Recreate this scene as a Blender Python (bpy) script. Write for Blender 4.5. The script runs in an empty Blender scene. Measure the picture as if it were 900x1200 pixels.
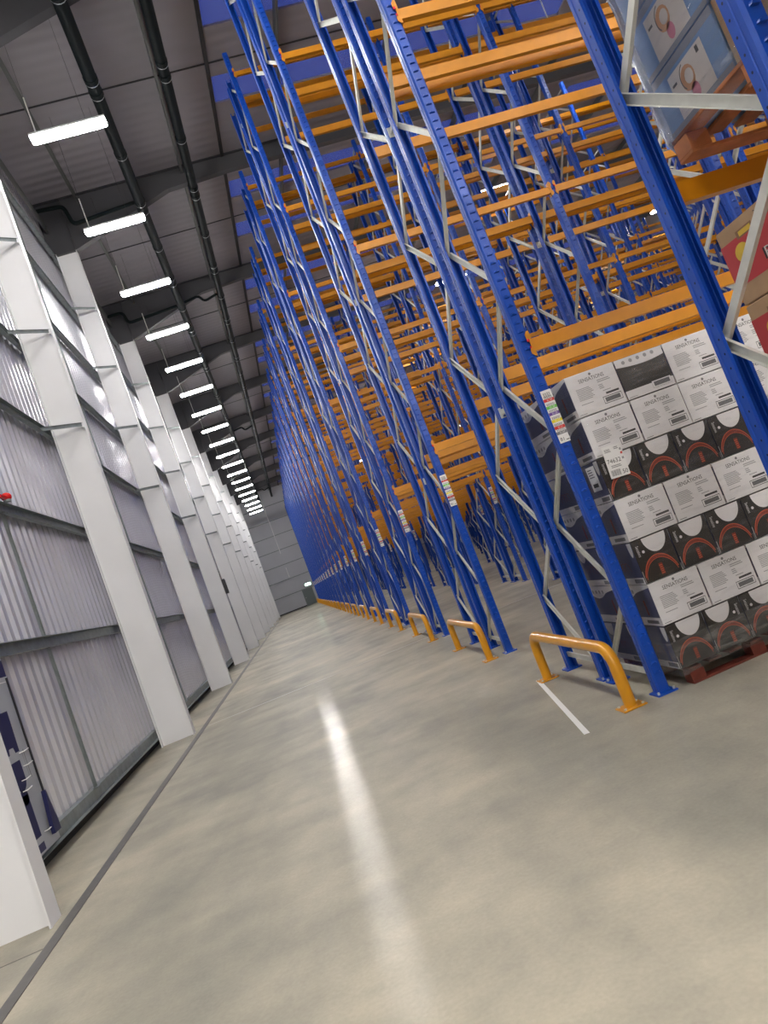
import bpy, math, random
from mathutils import Vector, Matrix
random.seed(7)
S = bpy.context.scene
COL = S.collection

# ------------------------------------------------------------------ materials
def nodes_of(name):
    m = bpy.data.materials.new(name); m.use_nodes = True
    nt = m.node_tree
    return m, nt, nt.nodes['Principled BSDF']

def mat(name, rgb, rough=0.5, metal=0.0, spec=0.5, emit=None, strength=0.0, coat=0.0, noise=0.0, nscale=6.0):
    m, nt, b = nodes_of(name)
    b.inputs['Base Color'].default_value = (*rgb, 1)
    b.inputs['Roughness'].default_value = rough
    b.inputs['Metallic'].default_value = metal
    b.inputs['Specular IOR Level'].default_value = spec
    b.inputs['Coat Weight'].default_value = coat
    if emit:
        b.inputs['Emission Color'].default_value = (*emit, 1)
        b.inputs['Emission Strength'].default_value = strength
    if noise:
        tc = nt.nodes.new('ShaderNodeTexCoord'); n = nt.nodes.new('ShaderNodeTexNoise')
        n.inputs['Scale'].default_value = nscale; n.inputs['Detail'].default_value = 5
        r = nt.nodes.new('ShaderNodeValToRGB')
        r.color_ramp.elements[0].position = 0.3; r.color_ramp.elements[1].position = 0.7
        r.color_ramp.elements[0].color = (*[c * (1 - noise) for c in rgb], 1)
        r.color_ramp.elements[1].color = (*[min(1, c * (1 + noise * .6)) for c in rgb], 1)
        nt.links.new(tc.outputs['Object'], n.inputs['Vector'])
        nt.links.new(n.outputs['Fac'], r.inputs['Fac'])
        nt.links.new(r.outputs['Color'], b.inputs['Base Color'])
    return m

M = {}
M['blue'] = mat('blue_paint', (0.003, 0.066, 0.44), 0.32, spec=0.5)
M['hole'] = mat('punched_hole', (0.004, 0.01, 0.05), 0.8)
M['orange'] = mat('orange_paint', (0.67, 0.262, 0.003), 0.38, noise=0.07, nscale=9)
M['guard'] = mat('guard_paint', (0.74, 0.33, 0.008), 0.28, coat=0.3)
M['redclip'] = mat('red_clip', (0.75, 0.02, 0.04), 0.4)
M['galv'] = mat('galvanised', (0.66, 0.67, 0.62), 0.42, metal=0.25, noise=0.08, nscale=14)
M['galvdark'] = mat('galvanised_rail', (0.24, 0.27, 0.27), 0.45, metal=0.35, noise=0.2, nscale=8)
M['white'] = mat('white_steel', (0.80, 0.80, 0.81), 0.5, noise=0.03, nscale=1.5)
M['endwall'] = mat('end_wall_panel', (0.50, 0.51, 0.55), 0.55, noise=0.05, nscale=0.6)
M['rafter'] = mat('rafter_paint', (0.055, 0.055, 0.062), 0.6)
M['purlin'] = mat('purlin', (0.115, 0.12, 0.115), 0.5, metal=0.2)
M['pipe'] = mat('black_pipe', (0.003, 0.007, 0.008), 0.6, spec=0.12)
M['ring'] = mat('coupling', (0.45, 0.48, 0.50), 0.4, metal=0.5)
M['dark'] = mat('dark_line', (0.03, 0.03, 0.033), 0.7)
M['kerb'] = mat('dark_kerb', (0.035, 0.033, 0.03), 0.8)
M['strip'] = mat('floor_strip', (0.12, 0.115, 0.11), 0.5, noise=0.12, nscale=10)
M['tape'] = mat('white_floor_line', (0.85, 0.85, 0.83), 0.5)
M['lamp'] = mat('lamp_diffuser', (0.9, 0.9, 0.9), 0.5, emit=(1.0, 0.97, 0.93), strength=88.0)
M['fill_lamp'] = mat('fill_lamp_diffuser', (0.9, 0.9, 0.9), 0.5, emit=(1.0, 0.96, 0.90), strength=165.0)  # for the added fill rows, stronger than the aisle lamps
M['lampbody'] = mat('lamp_body', (0.7, 0.7, 0.7), 0.5)
M['exit'] = mat('exit_lit', (0.6, 0.95, 0.8), 0.5, emit=(0.55, 1.0, 0.78), strength=9.0)
M['exitgreen'] = mat('exit_green', (0.02, 0.4, 0.15), 0.5, emit=(0.05, 0.6, 0.25), strength=1.2)
M['door'] = mat('grey_door', (0.16, 0.19, 0.19), 0.5)
M['print_white'] = mat('carton_white', (0.82, 0.81, 0.82), 0.42)
M['print_black'] = mat('carton_black', (0.028, 0.024, 0.022), 0.38)
M['print_navy'] = mat('carton_navy', (0.085, 0.095, 0.19), 0.3)
M['print_ink'] = mat('ink_black', (0.05, 0.05, 0.05), 0.6)
M['print_grey'] = mat('ink_grey', (0.36, 0.36, 0.37), 0.6)
M['print_midgrey'] = mat('ink_midgrey', (0.22, 0.22, 0.23), 0.6)
M['print_orange'] = mat('ink_orange', (0.62, 0.12, 0.05), 0.5)
M['print_rust'] = mat('ink_rust', (0.24, 0.035, 0.018), 0.5)
M['kraft'] = mat('kraft_board', (0.52, 0.34, 0.19), 0.7, noise=0.08, nscale=12)
M['kraftedge'] = mat('kraft_edge', (0.30, 0.17, 0.09), 0.8)
M['label'] = mat('label_white', (0.85, 0.85, 0.84), 0.4)
M['lred'] = mat('label_red', (0.70, 0.04, 0.03), 0.4)
M['lgreen'] = mat('label_green', (0.18, 0.62, 0.10), 0.4)
M['lpurple'] = mat('label_purple', (0.16, 0.08, 0.36), 0.4)
M['lyellow'] = mat('label_yellow', (0.85, 0.75, 0.03), 0.4)
M['palred'] = mat('red_pallet_wood', (0.16, 0.028, 0.014), 0.75, noise=0.35, nscale=10)
M['palorange'] = mat('orange_pallet_wood', (0.52, 0.19, 0.075), 0.7, noise=0.3, nscale=8)
M['cblue'] = mat('carton_blue', (0.22, 0.37, 0.66), 0.4)
M['cbluegrey'] = mat('carton_blue_grey', (0.30, 0.33, 0.42), 0.4)
M['cpic'] = mat('carton_picture_white', (0.80, 0.76, 0.74), 0.4)
M['cfigo'] = mat('ink_soft_orange', (0.72, 0.42, 0.26), 0.5)
M['cfigp'] = mat('ink_soft_pink', (0.75, 0.30, 0.42), 0.5)
M['cred'] = mat('carton_red', (0.58, 0.055, 0.06), 0.45)
M['cyel'] = mat('ink_yellow', (0.80, 0.55, 0.06), 0.5)
M['navy'] = mat('navy_print', (0.012, 0.014, 0.085), 0.5)
M['board'] = mat('shadow_board', (0.42, 0.44, 0.48), 0.35)
M['blackplastic'] = mat('black_plastic', (0.015, 0.015, 0.02), 0.4)
M['redplastic'] = mat('red_plastic', (0.7, 0.01, 0.01), 0.25)

# clear stretch film
def film(name='stretch_film', lo=0.0, hi=0.16):
    m, nt, b = nodes_of(name)
    nt.nodes.remove(b)
    out = nt.nodes['Material Output']
    tr = nt.nodes.new('ShaderNodeBsdfTransparent')
    gl = nt.nodes.new('ShaderNodeBsdfGlossy'); gl.inputs['Roughness'].default_value = 0.16
    df = nt.nodes.new('ShaderNodeBsdfDiffuse'); df.inputs['Color'].default_value = (0.75, 0.76, 0.8, 1)
    ad = nt.nodes.new('ShaderNodeMixShader'); ad.inputs[0].default_value = 0.7
    mx = nt.nodes.new('ShaderNodeMixShader')
    fr = nt.nodes.new('ShaderNodeFresnel'); fr.inputs['IOR'].default_value = 1.22
    mth = nt.nodes.new('ShaderNodeMath'); mth.operation = 'ADD'
    tc = nt.nodes.new('ShaderNodeTexCoord'); mp = nt.nodes.new('ShaderNodeMapping')
    mp.inputs['Scale'].default_value = (2.5, 2.5, 11); mp.inputs['Rotation'].default_value = (0.25, 0.2, 0)
    nz = nt.nodes.new('ShaderNodeTexNoise'); nz.inputs['Scale'].default_value = 2.2; nz.inputs['Detail'].default_value = 4
    rp = nt.nodes.new('ShaderNodeValToRGB')
    rp.color_ramp.elements[0].position = 0.5; rp.color_ramp.elements[1].position = 0.8
    rp.color_ramp.elements[0].color = (lo, lo, lo, 1); rp.color_ramp.elements[1].color = (hi, hi, hi, 1)
    bp = nt.nodes.new('ShaderNodeBump'); bp.inputs['Strength'].default_value = 0.6; bp.inputs['Distance'].default_value = 0.02
    L = nt.links.new
    L(tc.outputs['Object'], mp.inputs['Vector']); L(mp.outputs['Vector'], nz.inputs['Vector'])
    L(nz.outputs['Fac'], rp.inputs['Fac']); L(nz.outputs['Fac'], bp.inputs['Height'])
    L(bp.outputs['Normal'], gl.inputs['Normal'])
    L(rp.outputs['Color'], mth.inputs[0]); L(fr.outputs['Fac'], mth.inputs[1])
    L(df.outputs[0], ad.inputs[1]); L(gl.outputs[0], ad.inputs[2])
    L(mth.outputs[0], mx.inputs[0]); L(tr.outputs[0], mx.inputs[1]); L(ad.outputs[0], mx.inputs[2])
    L(mx.outputs[0], out.inputs['Surface'])
    return m
M['film'] = film()
M['film_dense'] = film('stretch_film_layers', 0.10, 0.50)

def concrete():
    # pale polished slab with cloudy mottling
    m, nt, b = nodes_of('polished_concrete')
    L = nt.links.new
    tc = nt.nodes.new('ShaderNodeTexCoord')
    n1 = nt.nodes.new('ShaderNodeTexNoise'); n1.inputs['Scale'].default_value = 0.55; n1.inputs['Detail'].default_value = 7; n1.inputs['Roughness'].default_value = 0.62
    mp = nt.nodes.new('ShaderNodeMapping'); mp.inputs['Scale'].default_value = (0.8, 1.15, 1); mp.inputs['Rotation'].default_value = (0, 0, 0.12)
    n2 = nt.nodes.new('ShaderNodeTexNoise'); n2.inputs['Scale'].default_value = 1.6; n2.inputs['Detail'].default_value = 8; n2.inputs['Roughness'].default_value = 0.6
    n3 = nt.nodes.new('ShaderNodeTexNoise'); n3.inputs['Scale'].default_value = 45; n3.inputs['Detail'].default_value = 3
    L(tc.outputs['Object'], n1.inputs['Vector']); L(tc.outputs['Object'], mp.inputs['Vector']); L(mp.outputs['Vector'], n2.inputs['Vector']); L(tc.outputs['Object'], n3.inputs['Vector'])
    r1 = nt.nodes.new('ShaderNodeValToRGB')
    r1.color_ramp.elements[0].position = 0.32; r1.color_ramp.elements[0].color = (0.36, 0.34, 0.28, 1)
    r1.color_ramp.elements[1].position = 0.66; r1.color_ramp.elements[1].color = (0.56, 0.51, 0.395, 1)
    r2 = nt.nodes.new('ShaderNodeValToRGB')
    r2.color_ramp.elements[0].position = 0.30; r2.color_ramp.elements[0].color = (0.84, 0.85, 0.86, 1)
    r2.color_ramp.elements[1].position = 0.62; r2.color_ramp.elements[1].color = (1.05, 1.04, 1.02, 1)
    r3 = nt.nodes.new('ShaderNodeValToRGB')
    r3.color_ramp.elements[0].position = 0.3; r3.color_ramp.elements[0].color = (0.94, 0.94, 0.94, 1)
    r3.color_ramp.elements[1].position = 0.7; r3.color_ramp.elements[1].color = (1.04, 1.04, 1.04, 1)
    mx = nt.nodes.new('ShaderNodeMixRGB'); mx.blend_type = 'MULTIPLY'; mx.inputs[0].default_value = 1
    mx2 = nt.nodes.new('ShaderNodeMixRGB'); mx2.blend_type = 'MULTIPLY'; mx2.inputs[0].default_value = 1
    # broad darker, greyer patches
    mp5 = nt.nodes.new('ShaderNodeMapping'); mp5.inputs['Scale'].default_value = (0.5, 0.16, 1); mp5.inputs['Location'].default_value = (3.1, 1.7, 0)
    n5 = nt.nodes.new('ShaderNodeTexNoise'); n5.inputs['Scale'].default_value = 1.0; n5.inputs['Detail'].default_value = 6; n5.inputs['Roughness'].default_value = 0.6
    r5 = nt.nodes.new('ShaderNodeValToRGB')
    r5.color_ramp.elements[0].position = 0.40; r5.color_ramp.elements[0].color = (0.74, 0.76, 0.79, 1)
    r5.color_ramp.elements[1].position = 0.58; r5.color_ramp.elements[1].color = (1.0, 1.0, 1.0, 1)
    mx5 = nt.nodes.new('ShaderNodeMixRGB'); mx5.blend_type = 'MULTIPLY'; mx5.inputs[0].default_value = 1
    L(tc.outputs['Object'], mp5.inputs['Vector']); L(mp5.outputs['Vector'], n5.inputs['Vector']); L(n5.outputs['Fac'], r5.inputs['Fac'])
    L(n1.outputs['Fac'], r1.inputs['Fac']); L(n2.outputs['Fac'], r2.inputs['Fac']); L(n3.outputs['Fac'], r3.inputs['Fac'])
    L(r1.outputs['Color'], mx.inputs[1]); L(r2.outputs['Color'], mx.inputs[2])
    L(mx.outputs[0], mx2.inputs[1]); L(r3.outputs['Color'], mx2.inputs[2])
    L(mx2.outputs[0], mx5.inputs[1]); L(r5.outputs['Color'], mx5.inputs[2]); L(mx5.outputs[0], b.inputs['Base Color'])
    mp6 = nt.nodes.new('ShaderNodeMapping'); mp6.inputs['Scale'].default_value = (0.35, 5.0, 1); mp6.inputs['Rotation'].default_value = (0, 0, 0.5)
    n6 = nt.nodes.new('ShaderNodeTexNoise'); n6.inputs['Scale'].default_value = 1.5; n6.inputs['Detail'].default_value = 9; n6.inputs['Roughness'].default_value = 0.7
    r6 = nt.nodes.new('ShaderNodeValToRGB'); r6.color_ramp.elements[0].position = 0.66; r6.color_ramp.elements[0].color = (1, 1, 1, 1)
    r6.color_ramp.elements[1].position = 0.76; r6.color_ramp.elements[1].color = (1.22, 1.21, 1.18, 1)
    mx6 = nt.nodes.new('ShaderNodeMixRGB'); mx6.blend_type = 'MULTIPLY'; mx6.inputs[0].default_value = 1
    L(tc.outputs['Object'], mp6.inputs['Vector']); L(mp6.outputs['Vector'], n6.inputs['Vector']); L(n6.outputs['Fac'], r6.inputs['Fac'])
    L(mx5.outputs[0], mx6.inputs[1]); L(r6.outputs['Color'], mx6.inputs[2]); L(mx6.outputs[0], b.inputs['Base Color'])
    rr = nt.nodes.new('ShaderNodeMapRange'); rr.inputs['From Min'].default_value = 0.3; rr.inputs['From Max'].default_value = 0.7
    rr.inputs['To Min'].default_value = 0.05; rr.inputs['To Max'].default_value = 0.13
    L(n2.outputs['Fac'], rr.inputs['Value']); L(rr.outputs[0], b.inputs['Coat Roughness']); b.inputs['Coat Weight'].default_value = 0.16; b.inputs['Coat IOR'].default_value = 1.33; b.inputs['Roughness'].default_value = 0.55
    bp = nt.nodes.new('ShaderNodeBump'); bp.inputs['Strength'].default_value = 0.35; bp.inputs['Distance'].default_value = 0.004
    n4 = nt.nodes.new('ShaderNodeTexNoise'); n4.inputs['Scale'].default_value = 11; n4.inputs['Detail'].default_value = 5; n4.inputs['Roughness'].default_value = 0.6
    L(tc.outputs['Object'], n4.inputs['Vector']); L(n4.outputs['Fac'], bp.inputs['Height']); L(bp.outputs['Normal'], b.inputs['Coat Normal'])
    b.inputs['Specular IOR Level'].default_value = 0.15
    return m
M['floor'] = concrete()

def ribbed(name, rgb, axis, pitch, rough, metal=0.0, strength=0.3):
    m, nt, b = nodes_of(name)
    L = nt.links.new
    b.inputs['Base Color'].default_value = (*rgb, 1); b.inputs['Roughness'].default_value = rough; b.inputs['Metallic'].default_value = metal
    tc = nt.nodes.new('ShaderNodeTexCoord'); w = nt.nodes.new('ShaderNodeTexWave')
    w.bands_direction = axis; w.inputs['Scale'].default_value = 0.314 / pitch; w.inputs['Distortion'].default_value = 0
    bp = nt.nodes.new('ShaderNodeBump'); bp.inputs['Strength'].default_value = strength; bp.inputs['Distance'].default_value = 0.03
    L(tc.outputs['Object'], w.inputs['Vector']); L(w.outputs['Fac'], bp.inputs['Height']); L(bp.outputs['Normal'], b.inputs['Normal'])
    return m
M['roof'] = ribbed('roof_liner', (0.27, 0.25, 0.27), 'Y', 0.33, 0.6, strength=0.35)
M['clad'] = mat('wall_cladding', (0.76, 0.76, 0.81), 0.27, metal=0.55, noise=0.04, nscale=2)

def rooflight():
    m, nt, b = nodes_of('rooflight_sheet')
    nt.nodes.remove(b); L = nt.links.new
    out = nt.nodes['Material Output']
    tr = nt.nodes.new('ShaderNodeBsdfTransparent'); tr.inputs['Color'].default_value = (0.8, 0.85, 1, 1)
    df = nt.nodes.new('ShaderNodeBsdfDiffuse'); df.inputs['Color'].default_value = (0.20, 0.24, 0.42, 1)
    mx = nt.nodes.new('ShaderNodeMixShader'); mx.inputs[0].default_value = 0.4
    L(tr.outputs[0], mx.inputs[1]); L(df.outputs[0], mx.inputs[2]); L(mx.outputs[0], out.inputs['Surface'])
    return m
M['rooflight'] = rooflight()

# ------------------------------------------------------------------ mesh builder
class MB:
    def __init__(self): self.v = []; self.f = []; self.fm = []; self.ms = []; self.sm = []
    def mi(self, key):
        if key not in self.ms: self.ms.append(key)
        return self.ms.index(key)
    def add(self, vs, fs, key, smooth=False):
        o = len(self.v); self.v += [tuple(p) for p in vs]; k = self.mi(key)
        for f in fs: self.f.append(tuple(i + o for i in f)); self.fm.append(k); self.sm.append(smooth)
        return self
    def box(self, x0, x1, y0, y1, z0, z1, key):
        return self.add([(x0,y0,z0),(x1,y0,z0),(x1,y1,z0),(x0,y1,z0),(x0,y0,z1),(x1,y0,z1),(x1,y1,z1),(x0,y1,z1)],
            [(0,3,2,1),(4,5,6,7),(0,1,5,4),(1,2,6,5),(2,3,7,6),(3,0,4,7)], key)
    def bbox(self, x0, x1, y0, y1, z0, z1, key, c=0.004):
        # box with bevelled vertical and horizontal front edges (chamfer c)
        vs = []
        for (z, d) in ((z0, c), (z0 + c, 0), (z1 - c, 0), (z1, c)):
            vs += [(x0+d+c,y0+d,z),(x1-d-c,y0+d,z),(x1-d,y0+d+c,z),(x1-d,y1-d-c,z),(x1-d-c,y1-d,z),(x0+d+c,y1-d,z),(x0+d,y1-d-c,z),(x0+d,y0+d+c,z)]
        fs = [tuple(range(7, -1, -1)), tuple(range(24, 32))]
        for r in range(3):
            for i in range(8):
                j = (i + 1) % 8
                fs.append((r*8+i, r*8+j, r*8+8+j, r*8+8+i))
        return self.add(vs, fs, key)
    def bar(self, a, b, w, h, key, up=(0,0,1)):
        a = Vector(a); b = Vector(b); d = (b - a).normalized(); u = Vector(up)
        s = d.cross(u)
        if s.length < 1e-4: s = d.cross(Vector((1,0,0)))
        s.normalize(); t = s.cross(d).normalized()
        vs = []
        for p in (a, b):
            for i, j in ((-1,-1),(1,-1),(1,1),(-1,1)): vs.append(p + s*(w/2*i) + t*(h/2*j))
        return self.add(vs, [(3,2,1,0),(4,5,6,7),(0,1,5,4),(1,2,6,5),(2,3,7,6),(3,0,4,7)], key)
    def channel(self, a, b, w, h, t, key, side):
        # open C channel from a to b; web faces -side, flanges go towards +side
        a = Vector(a); b = Vector(b); d = (b - a).normalized(); s = Vector(side).normalized()
        n = s.cross(d).normalized()
        prof = [(h,-w/2),(0,-w/2),(0,w/2),(h,w/2),(h,w/2-t),(t,w/2-t),(t,-w/2+t),(h,-w/2+t)]
        vs = [p + s*x + n*y for p in (a, b) for x, y in prof]
        fs = [(i, (i+1) % 8, 8+(i+1) % 8, 8+i) for i in range(8)]
        fs += [(0,1,6,7),(1,2,5,6),(2,3,4,5),(8,15,14,9),(9,14,13,10),(10,13,12,11)]
        return self.add(vs, fs, key)
    def tube(self, pts, r, key, n=10, cap=True):
        pts = [Vector(p) for p in pts]; rings = []
        ref = Vector((0.13, 0.21, 0.97))
        for i, p in enumerate(pts):
            d = (pts[min(i+1, len(pts)-1)] - pts[max(i-1, 0)]).normalized()
            s = d.cross(ref)
            if s.length < 1e-3: s = d.cross(Vector((1,0,0)))
            s.normalize(); t = d.cross(s).normalized()
            rings.append([p + s*(r*math.cos(2*math.pi*k/n)) + t*(r*math.sin(2*math.pi*k/n)) for k in range(n)])
        vs = [q for rg in rings for q in rg]; fs = []
        for i in range(len(pts)-1):
            for k in range(n):
                fs.append((i*n+k, i*n+(k+1) % n, (i+1)*n+(k+1) % n, (i+1)*n+k))
        self.add(vs, fs, key, True)
        if cap:
            self.add(rings[0], [tuple(range(n-1, -1, -1))], key); self.add(rings[-1], [tuple(range(n))], key)
        return self
    def ellipsoid(self, c, rx, ry, rz, key, nu=12, nv=8):
        vs = []; fs = []
        for i in range(nv+1):
            a = math.pi*i/nv
            for j in range(nu):
                b = 2*math.pi*j/nu
                vs.append((c[0]+rx*math.sin(a)*math.cos(b), c[1]+ry*math.sin(a)*math.sin(b), c[2]+rz*math.cos(a)))
        for i in range(nv):
            for j in range(nu): fs.append((i*nu+j, (i+1)*nu+j, (i+1)*nu+(j+1) % nu, i*nu+(j+1) % nu))
        return self.add(vs, fs, key, True)
    def mesh(self, name):
        me = bpy.data.meshes.new(name)
        me.from_pydata(self.v, [], self.f)
        for k in self.ms: me.materials.append(M[k])
        me.polygons.foreach_set('material_index', self.fm)
        me.polygons.foreach_set('use_smooth', self.sm)
        me.update()
        return me
    def obj(self, name, parent=None, loc=(0,0,0)):
        return place(self.mesh(name), name, parent, loc)

def place(me, name, parent=None, loc=(0,0,0), rotz=0.0):
    o = bpy.data.objects.new(name, me); COL.objects.link(o)
    o.location = loc; o.rotation_euler = (0, 0, rotz)
    if parent: o.parent = parent
    return o

def tag(o, label=None, cat=None, group=None, kind=None):
    if label: o['label'] = label
    if cat: o['category'] = cat
    if group: o['group'] = group
    if kind: o['kind'] = kind
    return o

def empty(name, loc, label, cat, group=None):
    o = bpy.data.objects.new(name, None); COL.objects.link(o); o.location = loc; o.empty_display_size = 0.2
    return tag(o, label, cat, group)

# flat printing helper: a plane with origin O, axes U, V and outward normal N
class Face:
    def __init__(self, mb, O, U, V):
        self.mb = mb; self.O = Vector(O); self.U = Vector(U); self.V = Vector(V); self.N = self.U.cross(self.V).normalized()
    def P(self, u, v, lift): return self.O + self.U*u + self.V*v + self.N*lift
    def poly(self, pts, key, lift=0.0006):
        self.mb.add([self.P(u, v, lift) for u, v in pts], [tuple(range(len(pts)))], key); return self
    def rect(self, u0, v0, u1, v1, key, lift=0.0006): return self.poly([(u0,v0),(u1,v0),(u1,v1),(u0,v1)], key, lift)
    def ell(self, cu, cv, ru, rv, key, lift=0.0006, a0=0, a1=360, n=20):
        pts = [(cu+ru*math.cos(math.radians(a0+(a1-a0)*i/n)), cv+rv*math.sin(math.radians(a0+(a1-a0)*i/n))) for i in range(n+1 if a1-a0 < 360 else n)]
        return self.poly(pts, key, lift)
    def arc(self, cu, cv, ru, rv, w, key, lift=0.0008, a0=0, a1=180, n=16, w1=None):
        for i in range(n):
            t0 = math.radians(a0+(a1-a0)*i/n); t1 = math.radians(a0+(a1-a0)*(i+1)/n)
            wa = w if w1 is None else w1+(w-w1)*math.sin(math.pi*i/n); wb = w if w1 is None else w1+(w-w1)*math.sin(math.pi*(i+1)/n)
            self.poly([(cu+ru*math.cos(t0), cv+rv*math.sin(t0)), (cu+(ru+wa)*math.cos(t0), cv+(rv+wa)*math.sin(t0)),
                       (cu+(ru+wb)*math.cos(t1), cv+(rv+wb)*math.sin(t1)), (cu+ru*math.cos(t1), cv+rv*math.sin(t1))], key, lift)
        return self
    def text(self, s, cu, cv, h, key, lift=0.001, ang=0, sx=1.0):
        vs, fs, bb = text_mesh(s)
        k = h / (bb[3]-bb[1]); mx = (bb[0]+bb[2])/2; my = (bb[1]+bb[3])/2
        ca, sa = math.cos(math.radians(ang)), math.sin(math.radians(ang))
        out = []
        for x, y in vs:
            a = (x-mx)*k*sx; b_ = (y-my)*k
            out.append(self.P(cu+a*ca-b_*sa, cv+a*sa+b_*ca, lift))
        self.mb.add(out, fs, key); return self

_txt = {}
def text_mesh(s):
    if s in _txt: return _txt[s]
    c = bpy.data.curves.new('txt', 'FONT'); c.body = s; c.resolution_u = 2
    o = bpy.data.objects.new('txt', c); COL.objects.link(o)
    dg = bpy.context.evaluated_depsgraph_get(); dg.update()
    me = bpy.data.meshes.new_from_object(o.evaluated_get(dg))
    vs = [(v.co.x, v.co.y) for v in me.vertices]; fs = [tuple(p.vertices) for p in me.polygons]
    bpy.data.objects.remove(o); bpy.data.curves.remove(c); bpy.data.meshes.remove(me)
    bb = (min(v[0] for v in vs), min(v[1] for v in vs), max(v[0] for v in vs), max(v[1] for v in vs))
    _txt[s] = (vs, fs, bb); return _txt[s]

ORD = ['nearest', 'second nearest', 'third nearest', 'fourth nearest', 'fifth nearest', 'sixth nearest', 'seventh nearest', 'eighth nearest',
       'ninth nearest', 'tenth nearest', 'eleventh nearest', 'twelfth nearest']

# ------------------------------------------------------------------ dimensions (metres, camera stands at x=0 y=0)
Y_END = 88.0; Y_BACK = -42.0; X_L = -3.42; X_R = 46.0; Z_R = 15.45
COLY = [5.93 + 7.5*i for i in range(-1, 11)]
COLB = [5.93 + 7.5*i for i in range(-6, -1)]          # front flange edge of each column

# floor
mb = MB(); mb.box(X_L-0.4, X_R, Y_BACK, Y_END+0.3, -0.2, 0, 'floor')
tag(mb.obj('floor'), kind='structure', label='polished beige concrete warehouse floor')
# floor joints (saw cuts) laid as thin pale fillets
def joint(x0, x1, y0, y1, name):
    b = MB(); b.box(x0, x1, y0, y1, 0, 0.0012, 'jointm'); tag(b.obj(name), kind='structure')
M['jointm'] = mat('joint_filler', (0.50, 0.47, 0.42), 0.35)
joint(-2.40, 30, 13.88, 13.915, 'trim_2'); joint(-2.40, 30, 28.4, 28.43, 'trim_3'); joint(-2.40, 30, 43.4, 43.43, 'trim_4'); joint(-2.40, 30, 58.4, 58.43, 'trim_5')
M['jointd'] = mat('saw_cut', (0.16, 0.15, 0.13), 0.7)
b = MB(); b.box(-3.35, -2.53, 5.55, 5.565, 0, 0.001, 'jointd'); tag(b.obj('trim_6'), kind='structure')
mb = MB(); mb.box(-2.52, -2.425, Y_BACK, Y_END-1, 0, 0.006, 'strip'); tag(mb.obj('trim_1'), kind='structure', label='dark grey strip set in the floor beside the columns')
mb = MB()
a = Vector((2.0, 7.12, 0)); c = Vector((1.62, 5.06, 0)); d = (c-a).normalized(); s = Vector((d.y, -d.x, 0))*0.022
mb.add([a-s, a+s, c+s, c-s, a-s+Vector((0,0,.002)), a+s+Vector((0,0,.002)), c+s+Vector((0,0,.002)), c-s+Vector((0,0,.002))],
       [(0,1,2,3),(7,6,5,4),(0,4,5,1),(1,5,6,2),(2,6,7,3),(3,7,4,0)], 'tape')
tag(mb.obj('floor_tape'), 'short white tape line on the concrete floor in front of nearest orange guard', 'floor tape')

# ------------------------------------------------------------------ left wall: ribbed cladding, kerb, rails
mb = MB(); y = Y_BACK; pts = []
while y < Y_END:
    pts += [(y, 0.0), (y+0.07, 0.0), (y+0.10, 0.042), (y+0.15, 0.042), (y+0.18, 0.0)]; y += 0.25
vs = []; 
for (yy, dx) in pts: vs += [(X_L+dx, yy, 0.16), (X_L+dx, yy, Z_R)]
mb.add(vs, [(2*i, 2*i+1, 2*i+3, 2*i+2) for i in range(len(pts)-1)], 'clad')
mb.box(X_L-0.12, X_L-0.02, Y_BACK, Y_END, 0.0, Z_R, 'clad')
tag(mb.obj('wall_left'), kind='structure', label='ribbed lavender grey steel wall cladding')
mb = MB(); mb.box(X_L-0.02, X_L+0.035, Y_BACK, Y_END, 0, 0.16, 'kerb'); tag(mb.obj('baseboard_left'), kind='structure')
RAILZ = [0.22, 2.30, 4.20, 6.15, 8.02, 9.92, 11.82, 13.7]
RN = ['lowest', 'second lowest', 'third lowest', 'fourth lowest', 'fifth lowest', 'fourth highest visible', 'third highest', 'topmost']
RN = ['bottom', 'second', 'third', 'fourth', 'fifth', 'sixth', 'seventh', 'eighth']
for i, z in enumerate(RAILZ):
    r = MB()
    h = 0.075
    # Z shaped rail: web vertical, one flange to wall, one to room
    r.box(-3.30, -3.295, Y_BACK, Y_END, z-h, z+h, 'galvdark')
    r.box(-3.385, -3.30, Y_BACK, Y_END, z+h-0.005, z+h, 'galvdark'); r.box(-3.295, -3.225, Y_BACK, Y_END, z-h, z-h+0.005, 'galvdark')
    r.box(-3.295, -3.225, Y_BACK, Y_END, z+h-0.005, z+h, 'galvdark') if i else r.box(-3.385, -3.30, Y_BACK, Y_END, z-h, z-h+0.005, 'galvdark')
    o = r.obj('wall_rail'); tag(o, '%s galvanised horizontal rail above the floor on the ribbed left wall' % RN[i], 'rail', 'horizontal rails along the left wall')
    if i < len(RAILZ)-1:
        z2 = RAILZ[i+1]
        for j, cy in enumerate(COLY[:6]):
            ym = cy + 3.95
            t = MB(); t.channel((-3.30, ym, z+h), (-3.30, ym, z2-h), 0.07, 0.03, 0.004, 'galvdark', (1,0,0))
            t.box(-3.30, -3.24, ym-0.07, ym+0.07, z+h, z+h+0.012, 'galvdark'); t.box(-3.30, -3.24, ym-0.07, ym+0.07, z2-h-0.012, z2-h, 'galvdark')
            t.obj('tie_strut', o)

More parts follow.
